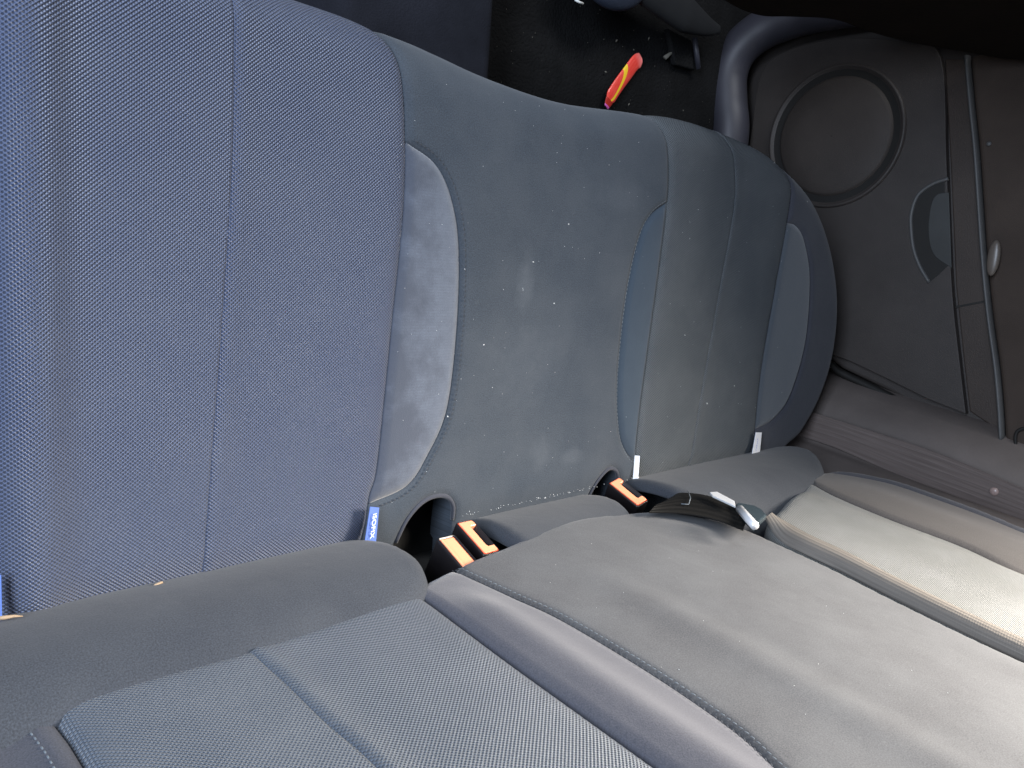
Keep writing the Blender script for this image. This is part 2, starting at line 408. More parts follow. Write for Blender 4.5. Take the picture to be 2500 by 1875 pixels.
M = {}
M['weave_blue'] = woven('blue_woven_cloth', (.060, .082, .152), (.008, .013, .032), bumpd=.0013, spec=.7, rough=.42, dust=.05)
M['weave_blue2'] = woven('blue_woven_cloth_back', (.066, .084, .112), (.012, .018, .030), bumpd=.0009, spec=.45, rough=.45)
M['weave_right'] = woven('grey_woven_cloth', (.060, .076, .090), (.018, .026, .036), bumpd=.0012, dust=.12)
M['weave_back_r'] = woven('lit_woven_cloth', (.15, .155, .15), (.07, .075, .075), dust=.25)  # paler copy of the woven cloth; the light on it is in the colour
M['centre'] = plain('charcoal_cloth', (.034, .044, .058), mottled=.11, grain=.4, smears=[(.4514, .221, .014, .035, .08), (.5836, .3201, .06, .02, .04), (.4945, .05, .02, .02, .05), (.46, .14, .06, .05, .04), (.54, .04, .02, .012, .07)])
M['bolster'] = plain('charcoal_bolster_cloth', (.038, .041, .055), grain=.4, mottled=.08)
M['back_plain'] = plain('grey_back_cloth', (.056, .058, .064), mottled=.18, grain=.4)
M['pad'] = plain('dark_pad_cloth', (.031, .036, .046), grain=.45, mottled=.08, sheen=.1)
M['purple'] = plain('violet_grey_bolster_cloth', (.058, .059, .073), grain=.3, mottled=.05, sheen=.25)
M['brownish'] = plain('brown_grey_bolster_cloth', (.070, .064, .062), grain=.3, mottled=.05)
M['moon_l'] = velvet('nap_cloth_left', (.050, .060, .084), (.110, .130, .170), 1, .322)
M['moon_m'] = velvet('nap_cloth_blue', (.030, .048, .072), (.042, .064, .090), 0, sheen=.2)
M['moon_r'] = velvet('nap_cloth_right', (.062, .075, .092), (.075, .088, .105), 0, sheen=.3)
M['thread'] = solid('dark_thread', (.035, .04, .05), .8)
M['thread_l'] = solid('grey_thread', (.12, .14, .16), .8)
M['tag_blue'] = solid('blue_label_cloth', (.10, .18, .52), .6, var=.08, bs=1500, bumpd=.0002)
M['tag_white'] = solid('glare_white_label_cloth', (.9, .92, .98), .6, var=.05)  # white serves the edge-on label and the glare painted on the third
M['letter'] = solid('white_thread_lettering', (.85, .9, .95), .6, var=.02)
M['letter_faint'] = solid('pale_blue_lettering', (.35, .42, .75), .6, var=.02)
M['black'] = solid('black_plastic', (.012, .010, .011), .35, bumpd=.0001)
M['orange'] = solid('orange_red_plastic', (1.0, .37, .20), .25, coat=.5, spec=.5, var=.05)  # glare on the press buttons is put into this paler orange
M['redrim'] = solid('deep_red_plastic', (.75, .07, .02), .4)  # button edge kept free of the painted glare
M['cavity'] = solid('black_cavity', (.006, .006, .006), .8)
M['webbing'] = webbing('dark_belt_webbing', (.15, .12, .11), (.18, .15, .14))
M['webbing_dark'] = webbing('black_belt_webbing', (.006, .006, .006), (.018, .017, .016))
M['webbing_light'] = webbing('sunlit_belt_webbing', (.17, .155, .14), (.20, .185, .17))  # centre belt cloth in a paler copy, sunlight put into the colour
M['metal'] = solid('tongue_steel', (.88, .9, .94), .32, metal=.5, var=.03)
M['tonguebody'] = solid('dark_blue_tongue_plastic', (.035, .05, .06), .25)
M['carpet'] = solid('black_carpet', (.010, .010, .0105), .95, bumpd=.004, bs=260, spec=.1, var=.4)
M['carpet2'] = solid('navy_carpet', (.016, .017, .023), .95, bumpd=.001, bs=500, spec=.1, var=.3)
M['door'] = solid('dark_door_plastic', (.048, .041, .038), .5, bumpd=.0004, bs=700, spec=.35)
M['door2'] = solid('brown_door_plastic', (.046, .034, .028), .5, bumpd=.0004, bs=700, spec=.35)
M['armrest'] = solid('brown_armrest_cloth', (.052, .039, .032), .75, bumpd=.0004, bs=700, spec=.2)
M['grille'] = solid('speaker_mesh', (.048, .040, .036), .6, bumpd=.0006, bs=900, spec=.3)
M['groove'] = solid('door_groove', (.008, .007, .006), .7)
M['stripe'] = solid('door_trim_strip', (.085, .085, .085), .55, spec=.5)
M['pocketmat'] = solid('pocket_lit_inside', (.05, .052, .052), .6, spec=.3)  # bluish; light inside the pocket is put into the colour
M['sidetrim'] = solid('side_trim_plastic', (.145, .122, .112), .6, bumpd=.0003, bs=600, spec=.35)
M['silltrim'] = solid('sill_plastic', (.036, .036, .048), .5, spec=.5)
M['seatdark'] = solid('front_seat_cloth', (.010, .007, .005), .9, spec=.1, bumpd=.0005)
M['seatgrey'] = solid('lit_seat_edge', (.018, .019, .021), .7, spec=.2)  # greyer than the seat cloth; light on its edge is in the colour
M['lint'] = solid('white_lint', (.75, .76, .74), .9, var=.1)
M['straw'] = solid('dry_straw', (.38, .27, .17), .7)
M['sprig'] = solid('dry_sprig', (.13, .12, .10), .9)
M['bluecap'] = solid('dark_blue_cloth', (.016, .024, .045), .8, bumpd=.001, bs=300)

# ------------------------------------------------------------------ cushion
XM = 1.35
def cush_h(u, v):
    h = np.zeros_like(u)
    # seating hollows and the raised rim of the left outer edge
    h += .009 * np.exp(-((u - .022) / .018) ** 2) - .004 * np.exp(-((u - .2) / .07) ** 2 - ((v - .2) / .14) ** 2)
    h += -.008 * smoothstep(.012, -.03, u)
    h += -.005 * np.exp(-((u - .47) / .08) ** 2) * smoothstep(.40, .2, v)
    h += -.004 * np.exp(-((u - .80) / .08) ** 2)
    h += -.010 * smoothstep(.02, -.03, v)
    return h
CC = cr([(-.35, .392), (.0, .393), (.2, .392), (.3, .386), (.4, .374), (.5, .370), (.6, .378), (.7, .387), (.79, .387), (.88, .379), (.95, .362),
         (1.02, .334), (1.075, .29), (1.115, .235), (1.133, .18), (1.13, .12), (1.105, .07), (1.065, .03), (1.022, .0), (1.0, -.08)], 6)
CC = np.vstack([CC, [(-.35, -.08)]])
cushion = empty('seat_cushion', 'long charcoal and blue rear seat cushion with woven inserts and worn side pieces', 'seat cushion')
cb = Body(CC, .035, ((0, 0, 0), (1, 0, 0), (0, 1, 0), (0, 0, 1)), cush_h)
YF, YB = .53, -.07
sL = cr([(-.004, YB), (-.004, .1), (.0, .3), (.0, .4), (.0, YF)], 8)
pL = cr([(.130, YB), (.132, .01), (.136, .078), (.143, .183), (.148, .298), (.147, .38), (.144, YF)], 8)
sLR = cr([(.275, YB), (.279, .027), (.287, .062), (.295, .182), (.301, .285), (.2965, .36), (.288, .40), (.274, .45), (.262, YF)], 8)
sRL = cr([(.655, YB), (.657, .0), (.657, .084), (.666, .227), (.670, .32), (.664, .37), (.648, .41), (.632, .46), (.625, YF)], 8)
pR = cr([(.773, YB), (.775, 0), (.784, .1), (.801, .231), (.813, .333), (.803, .382), (.785, .43), (.78, YF)], 8)
sRR = cr([(.934, YB), (.932, .03), (.930, .121), (.942, .235), (.953, .33), (.953, .375), (.94, .41), (.915, .46), (.91, YF)], 8)
mL = cr([(.3005, .335), (.331, .322), (.351, .297), (.364, .255), (.368, .182), (.362, .106), (.341, .063), (.32, .039), (.281, .029)], 8)
mR = cr([(.6685, .322), (.640, .305), (.622, .275), (.610, .21), (.609, .12), (.621, .06), (.640, .032), (.657, .022)], 8)
mRR = cr([(.951, .322), (.978, .320), (1.008, .302), (1.04, .249), (1.051, .156), (1.025, .078), (.985, .045), (.932, .033)], 8)
def cut(P, lo, hi, ax=1):
    """part of a curve between two values of y (inclusive ends interpolated)"""
    P = np.array(P); y = P[:, ax]
    t = np.linspace(lo, hi, 60)
    return np.stack([np.interp(t, y, P[:, 0]), t], 1)
def hide_c(u, v): return np.where((v > .47) | (v < -.03), 0.0, 1.0)
rev = lambda P: P[::-1]
def lens(seam_curve, y_lo, y_hi, arc):   # arc runs from top (y_hi) to bottom (y_lo)
    return np.vstack([cut(seam_curve, y_lo, y_hi), arc])
# woven inserts
panel('woven_insert', cb, np.vstack([sL, rev(pL)]), M['weave_blue'], cushion, pleat=(pL, -.0002), nosink=hide_c, seam=(.0022, .0035), puff=(.0035, .012))
panel('woven_insert', cb, np.vstack([pL, rev(sLR)]), M['weave_blue'], cushion, pleat=(pL, .0018), nosink=hide_c, seam=(.002, .003), puff=(.0032, .010))
panel('woven_insert', cb, np.vstack([sRL, rev(pR)]), M['weave_right'], cushion, pleat=(pR, 0), nosink=hide_c, seam=(.002, .003), puff=(.003, .012))
panel('woven_insert', cb, np.vstack([pR, rev(sRR)]), M['weave_right'], cushion, pleat=(pR, .0010), nosink=hide_c, seam=(.002, .003), puff=(.0025, .012))
# half-moon side pieces
panel('side_piece', cb, lens(sLR, .029, .335, mL), M['moon_l'], cushion, label='pale worn half-moon side piece', puff=(.002, .012))
panel('side_piece', cb, lens(sRL, .022, .322, mR), M['moon_m'], cushion, label='dark blue half-moon side piece', puff=(.002, .012))
panel('side_piece', cb, lens(sRR, .033, .322, mRR), M['moon_r'], cushion, label='grey half-moon side piece', puff=(.0015, .012))
# centre cloth with the two buckle recesses in its rear edge
notch1 = [(.312, YB), (.312, -.03), (.316, -.015), (.322, .006), (.334, .019), (.350, .0245), (.367, .022), (.377, .012), (.381, -.004), (.385, -.03), (.385, YB)]
notch2 = [(.582, YB), (.584, -.02), (.590, .002), (.600, .014), (.612, .018), (.625, .011), (.634, -.006), (.637, -.03), (.637, YB)]
left_b = np.vstack([cut(sLR, YB, .029), rev(mL), cut(sLR, .335, YF)])
right_b = np.vstack([cut(sRL, YB, .022), rev(mR), cut(sRL, .322, YF)])
centre_out = np.vstack([left_b, rev(right_b), cr(rev(np.array(notch2)), 4), cr(rev(np.array(notch1)), 4)])
panel('centre_cloth', cb, centre_out, M['centre'], cushion, nosink=hide_c, skirt=.03, puff=(.0015, .014))
# right bolster wraps round the outer corner
rb = np.vstack([cut(sRR, YB, .033), rev(mRR), cut(sRR, .322, YF)])
outer = np.array([(.98, YF), (1.06, .52), (1.14, .46), (1.2, .38), (1.235, .3), (1.25, .2), (1.24, .1), (1.2, .02), (1.15, -.03), (1.12, YB)])
panel('outer_bolster', cb, np.vstack([rb, cr(outer, 6)]), M['bolster'], cushion, nosink=lambda u, v: np.where((u > 1.1) | (v > .44) | (v < -.03), 0., 1.), puff=(.001, .012))
# left bolster, mostly outside the picture
panel('outer_bolster', cb, np.vstack([[(-.3, YB), (-.3, YF)], rev(sL)]), M['bolster'], cushion, spacing=.012, nosink=lambda u, v: np.where((u < -.1) | (v > .47) | (v < -.03), 0., 1.))
# black boxes added under the cloth; the recesses' shade is in their colour
bmv = box((.42, .13, -.075), (1.3, 0, 0), (0, .36, 0), (0, 0, .05)); bm_obj('dark_cavity_box', bmv, M['cavity'], cushion, smooth=False)
bm_obj('dark_cavity_box', box((.35, -.085, -.05), (1.45, 0, 0), (0, .07, 0), (0, 0, .22)), M['cavity'], cushion, smooth=False)
for nt in (notch1[2:-2], notch2[1:-2]):
    W = cb.map(cr(nt, 5), np.full(len(cr(nt, 5)), -.0035)); bm_obj('recess_rim', tube([Vector(p) for p in W], .0022, 8), M['bolster'], cushion)
# top stitching
for arc, off in ((mL, .0042), (mR, -.004)):
    stitches(cb, arc, M['thread'] if off > 0 else M['thread_l'], cushion, offset=off, step=.0045, ln=.003, wd=.0005, dz=-.0008)

# sewn labels
def flat_patch(name, corners, mat, parent, thick=.0006, n=(0, 0, 1)):
    bm = prism([Vector(c) for c in corners], Vector(n) * thick); return bm_obj(name, bm, mat, parent, smooth=False)
def lettering(txt, mat, parent, origin, xdir, ydir, height, width, name='lettering'):
    cu = bpy.data.curves.new(name, 'FONT'); cu.body = txt; cu.size = 1.0; cu.extrude = .02; cu.offset = .0
    tmp = bpy.data.objects.new('tmp', cu); COL.objects.link(tmp)
    dg = bpy.context.evaluated_depsgraph_get(); dg.update()
    me = bpy.data.meshes.new_from_object(tmp.evaluated_get(dg)); COL.objects.unlink(tmp); bpy.data.objects.remove(tmp)
    co = np.array([v.co[:] for v in me.vertices]); mn, mx = co.min(0), co.max(0)
    X = Vector(xdir).normalized(); Y = Vector(ydir).normalized(); Z = X.cross(Y).normalized()
    for v in me.vertices:
        a = (v.co.x - mn[0]) / (mx[0] - mn[0]) * width; b = (v.co.y - mn[1]) / (mx[1] - mn[1]) * height
        v.co = Vector(origin) + X * a + Y * b + Z * (v.co.z * .004 + .0001)
    me.materials.clear(); me.materials.append(mat); me.name = name
    o = bpy.data.objects.new(name, me); link(o, parent); return o
ta = [(.2712, .0316, .0095), (.2838, .0275, .0048), (.2822, -.0036, .0048), (.2665, .0003, .0105)]
t1 = flat_patch('seam_label', ta, M['tag_blue'], cushion); t1['label'] = 'blue label with white lettering'
lettering('iSOFIX', M['letter'], t1, (.2735, .0250, .0112), (-.0024 / .9, -.0225, .0008), (.9, -.06, -.33), .0058, .0215)
tb = [(.6498, .0294, .0), (.6510, -.0045, .0), (.6545, -.0045, .0045), (.6533, .0294, .0045)]
t2 = bm_obj('seam_label', prism([Vector(c) for c in tb], (.0007, 0, 0)), M['tag_white'], cushion, smooth=False); t2['label'] = 'white label standing on edge'
tc = [(.9178, .0323, .0055), (.936, .0302, .0045), (.9377, -.0054, .0045), (.9138, -.003, .0055)]
t3 = flat_patch('seam_label', tc, M['tag_white'], cushion); t3['label'] = 'label whitened by glare put into its colour'
lettering('iSOFIX', M['letter_faint'], t3, (.9215, .0235, .0055), (-.0015, -.02, 0), (1, -.08, 0), .0055, .0185)
td = [(-.0058, .032, .006), (-.0008, .032, .008), (-.0008, -.001, .008), (-.0058, -.001, .006)]
t4 = flat_patch('seam_label', td, M['tag_blue'], cushion); t4['label'] = 'blue label at the outer seam'

# ------------------------------------------------------------------ backrests
a6 = math.radians(6); VB = (0, -math.sin(a6), math.cos(a6)); NB = (0, math.cos(a6), math.sin(a6))
def BP(u, w, d=0.): return Vector((u, 0, 0)) + Vector(VB) * w + Vector(NB) * d
def offset_in(P, r):
    P = resample(P, .006); nx = np.roll(P, -2, 0) - np.roll(P, 2, 0); nx /= np.linalg.norm(nx, axis=1)[:, None] + 1e-12
    nr = np.stack([-nx[:, 1], nx[:, 0]], 1); A = .5 * np.sum(P[:, 0] * np.roll(P, -1, 0)[:, 1] - np.roll(P, -1, 0)[:, 0] * P[:, 1])
    if A < 0: nr = -nr
    Q = P + nr * r; m = inside(Q, P); Q = Q[m]; d, _ = nearest(Q, P); return Q[d > r * .93]
WT = .62
Lout = np.vstack([[(-.35, .10)], cr([(-.30, .099), (0, .098), (.114, .102), (.2, .096), (.262, .086), (.30, .077), (.336, .071), (.387, .066), (.45, .058), (.50, .057), (.543, .064), (.596, .075), (.630, .102), (.651, .137), (.660, .175), (.657, .247), (.643, .325), (.632, .421), (.630, WT)], 6), [(-.35, WT)]])
def back_h(u, w):
    h = np.zeros_like(u)
    h += .007 * np.exp(-((u - .287 - .0 * w) / .017) ** 2) * smoothstep(.10, .16, w)      # raised bolster ridge
    h += -.003 * smoothstep(.60, .66, u) * smoothstep(.12, .2, w)                        # falls to the split
    h += .006 * np.exp(-((u - .47) / .11) ** 2) + .003 * np.exp(-((u - .41) / .02) ** 2) * smoothstep(.1, .25, w)
    h += -.010 * smoothstep(.01, -.03, u)
    return h
backL = empty('folding_bench', 'wide left half of the folding seat back with blue woven insert and plain grey centre', 'seat back', (0, 0, .1), 'two halves of the split backrest')
bl = Body(offset_in(Lout, .011), .011, ((0, 0, 0), (1, 0, 0), VB, NB), back_h)
def hide_b(u, w): return np.where((w > .55) | (w < .05), 0.0, 1.0)
W0 = .04
qL = cr([(-.004, W0), (-.002, .098), (.0, .124), (.001, .164), (.002, .4), (.002, WT)], 8)
qP = cr([(.112, W0), (.114, .109), (.116, .151), (.117, .197), (.12, .242), (.121, .4), (.121, WT)], 8)
qR = cr([(.255, W0), (.256, .08), (.261, .104), (.260, .148), (.259, .2), (.259, .266), (.259, .333), (.259, .45), (.259, WT)], 8)
qS = cr([(.305, W0), (.311, .085), (.316, .11), (.322, .14), (.330, .178), (.333, .24), (.332, .294), (.327, .341), (.316, .38), (.31, .45), (.31, WT)], 8)
panel('woven_insert', bl, np.vstack([qL, rev(qP)]), M['weave_blue2'], backL, pleat=(qP, -.0004), nosink=hide_b, puff=(.0055, .012))
panel('woven_insert', bl, np.vstack([qP, rev(qR)]), M['weave_blue2'], backL, pleat=(qP, .0024), nosink=hide_b, puff=(.0045, .010))
panel('bolster_strip', bl, np.vstack([qR, rev(qS)]), M['purple'], backL, nosink=hide_b, puff=(.001, .01), label='violet grey padded bolster strip')
panel('centre_cloth', bl, np.vstack([qS, [(.70, WT), (.70, W0)]]), M['back_plain'], backL, nosink=lambda u, w: hide_b(u, w) * np.where(u > .66, 0., 1.), puff=(.0015, .01))
panel('outer_bolster', bl, np.vstack([[(-.3, W0), (-.3, WT)], rev(qL)]), M['bolster'], backL, spacing=.012, nosink=lambda u, w: hide_b(u, w) * np.where(u < -.1, 0., 1.))
stitches(bl, qS, M['thread'], backL, step=.0048, ln=.003, wd=.0006, dz=-.0004, offset=.0035, slant=.0012)
stitches(bl, qS, M['thread_l'], backL, step=.0048, ln=.003, wd=.0005, dz=-.0008, offset=-.0030, slant=-.0008)
stitches(bl, qL, M['thread_l'], backL, step=.0048, ln=.003, wd=.0005, dz=-.0012, offset=.011)

backR = empty('folding_bench', 'narrow right half of the folding seat back with woven insert coloured pale as lit, next to the door', 'seat back', (.85, 0, .1), 'two halves of the split backrest')
Rout = np.vstack([cr([(.639, WT), (.639, .421), (.650, .325), (.6645, .247), (.6685, .2), (.680, .165), (.71, .146), (.751, .136), (.8, .122), (.844, .113), (.88, .103), (.92, .092), (.96, .088), (1.0, .10), (1.025, .13), (1.042, .165), (1.042, .223), (1.036, .28), (1.02, .34), (1.01, .45), (1.01, WT)], 6)])
def back_hr(u, w):
    return .006 * np.exp(-((u - .93) / .035) ** 2) * smoothstep(.1, .18, w) - .004 * np.exp(-((u - .86) / .02) ** 2) + .002
br = Body(offset_in(Rout, .013), .013, ((0, 0, 0), (1, 0, 0), VB, NB), back_hr)
rS = cr([(.90, W0), (.897, .085), (.894, .104), (.880, .146), (.873, .219), (.872, .302), (.857, .364), (.85, .45), (.85, WT)], 8)
rB = cr([(.950, W0), (.952, .08), (.985, .115), (1.015, .161), (1.016, .223), (1.012, .28), (.995, .35), (.985, .45), (.985, WT)], 8)
panel('woven_insert', br, np.vstack([[(.60, W0), (.60, WT)], rev(rS)]), M['weave_back_r'], backR, nosink=lambda u, w: hide_b(u, w) * np.where(u < .68, 0., 1.), puff=(.002, .012))
panel('bolster_strip', br, np.vstack([rS, rev(rB)]), M['brownish'], backR, nosink=hide_b, puff=(.0015, .01), label='brownish padded bolster strip')
panel('side_band', br, np.vstack([rB, [(1.085, WT), (1.085, W0)]]), M['bolster'], backR, nosink=lambda u, w: hide_b(u, w) * np.where(u > 1.04, 0., 1.), skirt=.03, puff=(.001, .008), label='dark grey side band')

# ------------------------------------------------------------------ lower pads of the backrest
def pad_h(u, w): return .022 * (1 - ((w - .060) / np.where(w < .06, .085, .062)) ** 2) - .010 - .007 * ((u > .38) & (u < .60))
def pad(outline, parent, end=None):
    P = cr(outline, 6, closed=True); b = Body(offset_in(P, .011), .011, ((0, 0, 0), (1, 0, 0), VB, NB), pad_h)
    # the flat cloth reaches past the rounded edge
    Q = resample(P, .006); nx = np.roll(Q, -2, 0) - np.roll(Q, 2, 0); nx /= np.linalg.norm(nx, axis=1)[:, None]
    nr = np.stack([nx[:, 1], -nx[:, 0]], 1); A = .5 * np.sum(Q[:, 0] * np.roll(Q, -1, 0)[:, 1] - np.roll(Q, -1, 0)[:, 0] * Q[:, 1])
    if A < 0: nr = -nr
    panel('lower_pad', b, Q + nr * .008, M['pad'], parent, seam=(0, .01), puff=(0, .01), skirt=.02)
pad([(-.34, -.035), (-.1, -.035), (.1, -.035), (.24, -.03), (.268, -.01), (.279, .018), (.283, .05), (.277, .082), (.258, .106), (.2, .115), (.1, .118), (-.1, .118), (-.34, .118)], backL)
pad([(.405, -.035), (.50, -.035), (.57, -.03), (.579, .01), (.572, .045), (.555, .075), (.53, .1), (.45, .10), (.40, .1), (.392, .06), (.398, .01)], backL)
pad([(.650, -.04), (.75, -.04), (.88, -.04), (.98, -.04), (1.012, -.012), (1.022, .012), (1.012, .045), (.975, .08), (.93, .108), (.85, .125), (.75, .15), (.70, .15), (.655, .12), (.642, .06), (.640, .0)], backR)

# ------------------------------------------------------------------ buckles
def buckle(loc, yaw, label, seat, variant):
    root = empty('seat_belt_buckle', label, 'buckle', loc, 'orange and black seat belt buckles in the seat gap')
    lean = math.radians(24)
    Xv = Vector((math.cos(yaw), math.sin(yaw), 0)); Lv = Vector((math.sin(yaw) * math.sin(lean), -math.cos(yaw) * math.sin(lean), math.cos(lean)))
    Nv = Xv.cross(Lv).normalized() * -1
    if Nv.y < 0: Nv = -Nv
    w, h, dp = .0205, .045, .060
    o = Vector(loc) + Xv * w / 2 + Lv * h / 2        # centre of the face
    def P(a, b, c): return o + Xv * a + Lv * b + Nv * c
    def rect(a0, a1, b0, b1, c): return [P(a0, b0, c), P(a1, b0, c), P(a1, b1, c), P(a0, b1, c)]
    # housing: open tray round the button
    hb = bmesh.new()
    W, H = w / 2, h / 2
    def loop(a0, a1, b0, b1, c, rr=.0022):
        pts = []
        for (cx, cy, s) in ((a1 - rr, b0 + rr, -90), (a1 - rr, b1 - rr, 0), (a0 + rr, b1 - rr, 90), (a0 + rr, b0 + rr, 180)):
            for k in range(5):
                t = math.radians(s + 90 * k / 4); pts.append(P(cx + rr * math.cos(t), cy + rr * math.sin(t), c))
        return [hb.verts.new(p) for p in pts]
    L = [loop(-W * .92, W * .92, -H * .96, H * .96, -dp), loop(-W, W, -H, H, -.004), loop(-W, W, -H, H, -.0012), loop(-W + .0006, W - .0006, -H + .0006, H - .0006, -.0002),
         loop(-W + .0013, W - .0013, -H + .0013, H - .0013, -.0002, .0016), loop(-W + .0015, W - .0015, -H + .0015, H - .0015, -.006, .0016)]
    for A, B2 in zip(L, L[1:]):
        n = len(A)
        for i in range(n): hb.faces.new((A[i], A[(i + 1) % n], B2[(i + 1) % n], B2[i]))
    hb.faces.new(L[0]); hb.faces.new(L[-1])
    bm_obj('housing', hb, M['black'], root)
    # press button: C-shaped for the one with the open slot, dished otherwise
    if variant == 'slot':
        s0, s1 = -H * .62, H * .60
        if seat == 'flip': pass
        poly = [(-W + .002, -H + .002), (W - .003, -H + .002), (W - .002, -H + .004), (W - .002, s0), (W - .0085, s0), (W - .0095, s0 + .002),
                (W - .0100, s1 - .002), (W - .009, s1), (W - .002, s1), (W - .002, H - .003), (W - .003, H - .002), (-W + .003, H - .002), (-W + .002, H - .003)]
        bm = prism([P(a * 1.07, b * 1.03, -.0055) for a, b in poly], Nv * .0054); bm_obj('button_rim', bm, M['redrim'], root, smooth=False)
        bm = prism([P(a, b, -.006) for a, b in poly], Nv * .0068); bm_obj('press_button', bm, M['orange'], root, smooth=False, bevel=.0007)
        bm = prism(rect(W - .0092, W - .0026, s0 + .0004, s1 - .0004, -.006), Nv * .002); bm_obj('latch_slot', bm, M['cavity'], root, smooth=False)
    else:
        poly = [(-W + .002, -H + .002), (W - .002, -H + .002), (W - .002, H - .002), (-W + .002, H - .002)]
        bm = prism([P(a * 1.07, b * 1.03, -.0055) for a, b in poly], Nv * .0034); bm_obj('button_rim', bm, M['redrim'], root, smooth=False)
        bm = prism([P(a, b, -.006) for a, b in poly], Nv * .0045); bo = bm_obj('press_button', bm, M['orange'], root, smooth=False, bevel=.0008)
        bm = prism([P(a, b, -.0012) for a, b in ((-W + .0022, -H + .0025), (-W + .0055, -H + .0025), (-W + .0055, H - .0025), (-W + .0022, H - .0025))], Nv * .0013)
        bm_obj('button_rim', bm, M['orange'], root, smooth=False, bevel=.0006)
    # stalk
    c1 = P(0, 0, -dp); bm = tube([c1, c1 - Nv * .03 - Vector((0, 0, .02)), c1 - Nv * .05 - Vector((0, 0, .05))], .008, 10, flat=.6); bm_obj('stalk', bm, M['black'], root)
    return root
buckle((.3569, .006, .0226), 0, 'orange-faced black buckle with open slot, upper of the close pair', '', 'slot')
buckle((.322, .003, .0385), 0, 'slotless orange-faced buckle half buried by grey cloth, lower of the close pair', '', 'dish')
buckle((.5998, .004, .0032), .24, 'orange-faced black buckle alone beside the dark strap', '', 'slot')

# ------------------------------------------------------------------ centre belt with its tongue
D = DATA
cbelt = empty('seat_belt', 'centre seat belt with steel tongue lying over the backrest split', 'seat belt', (.62, 0, .12), 'seat belts')
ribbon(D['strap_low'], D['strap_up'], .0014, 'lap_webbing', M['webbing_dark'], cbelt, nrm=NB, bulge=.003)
eu = lambda w: float(np.interp(w, [.14, .165, .2, .247, .325, .421, .62], [.690, .680, .6685, .6645, .650, .639, .639]))
wl = [BP(eu(w) - .0012, w, -.006 + (.014 if w < .16 else 0)) for w in (.155, .18, .21, .25, .3, .36, .43, .52)]
wu = [BP(eu(w) + a, w, .0075) for w, a in ((.150, .018), (.175, .020), (.205, .020), (.245, .019), (.295, .017), (.355, .0155), (.425, .014), (.515, .013))]
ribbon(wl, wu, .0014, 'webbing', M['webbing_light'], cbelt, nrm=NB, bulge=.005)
# seam line sewn on the strap
sp = [Vector(p) + Vector(NB) * .002 for p in ((.5978, .0047, .103), (.6035, .0047, .1085), (.6215, .0065, .0985), (.637, .0078, .085))]
tongue = bm_obj('tongue_body', prism([Vector(p) for p in D['tbody']], Vector(NB) * -.007), M['tonguebody'], cbelt, smooth=False, bevel=.002)
bm_obj('tongue_plate', prism([Vector(p) for p in D['plate']], Vector(NB) * -.0022), M['metal'], tongue, smooth=False, bevel=.0006)
bm_obj('tongue_bar', tube([Vector(D['tbar'][0]), Vector(D['tbar'][1])], .0042, 14), M['metal'], tongue)
bm_obj('stitching', tube([sp[0], sp[1], sp[2], sp[3]], .0005, 6), M['thread_l'], cbelt)
for k in range(4):
    q0 = Vector(D['tbody'][1]).lerp(Vector(D['tbody'][3]), .2 + .16 * k) + Vector(NB) * .0003
    q1 = q0.lerp(Vector(D['tbody'][6]), .22)
# outer belt
rbelt = empty('seat_belt', 'wide brown seat belt with a small stopper button running beside the door trim', 'seat belt', (1.15, 0, -.04), 'seat belts')
ribbon(D['belt_low'], D['belt_up'], .0014, 'webbing', M['webbing'], rbelt, nrm=(-1, 0, 0), bulge=.001)
bc = Vector(D['belt_button'][0])
bmb = bmesh.new(); bmesh.ops.create_uvsphere(bmb, u_segments=20, v_segments=10, radius=.0058)
bmesh.ops.scale(bmb, verts=bmb.verts, vec=(.5, 1, 1)); bmesh.ops.translate(bmb, verts=bmb.verts, vec=bc)
bm_obj('stopper_button', bmb, solid('pale_brown_button', (.30, .22, .20), .3), rbelt)

# ------------------------------------------------------------------ side trim behind the outer belt
prof = cr([(1.04, -.07), (1.075, -.045), (1.105, -.025), (1.135, -.014), (1.156, -.008), (1.170, .012), (1.180, .035), (1.20, .058), (1.235, .078), (1.275, .088), (1.33, .09)], 5)
vs, fs = [], []; nz = 40
for k in range(nz):
    z = -.32 + .95 * k / (nz - 1); sh = -.145 * (z + .04) 
    for (x, y) in prof: vs.append((x + .01 * z, y + sh, z))
n = len(prof)
for k in range(nz - 1):
    for i in range(n - 1): fs.append((k * n + i, k * n + i + 1, (k + 1) * n + i + 1, (k + 1) * n + i))
st = mesh_obj('side_trim', vs, fs, M['sidetrim']); so = st.modifiers.new('thick', 'SOLIDIFY'); so.thickness = .004; so.offset = 1
tag(st, 'grey-brown moulded plastic side trim between the backrest and the door', 'car trim')

# ------------------------------------------------------------------ door
door = empty('car_door', 'dark brown inner face of the closed rear door with speaker and armrest', 'car door', (1.30, .4, -.3))
XD = 1.27
de = D['dooredge']
outl = [(p[1], p[2]) for p in de]
base = [(.118, -.30), (.116, -.12)] + outl + [(-.03, .42), (-.02, .62), (.80, .62), (.80, -.36), (.13, -.36)]
bm = prism([Vector((XD, y, z)) for y, z in base], (.05, 0, 0)); bm_obj('door_panel', bm, M['door'], door, smooth=False, bevel=.006)
su = D['sur']
low = [(p[1], p[2]) for p in cr(su, 5)]
rear = [(.062, .166), (.075, .11), (.095, .05), (.117, -.02), (.13, -.08), (.14, -.27)]
bm = prism([Vector((XD - .014, y, z)) for y, z in low + rear], (.0155, 0, 0)); lowp = bm_obj('lower_panel', bm, M['door'], door, smooth=False, bevel=.007, seg=4)
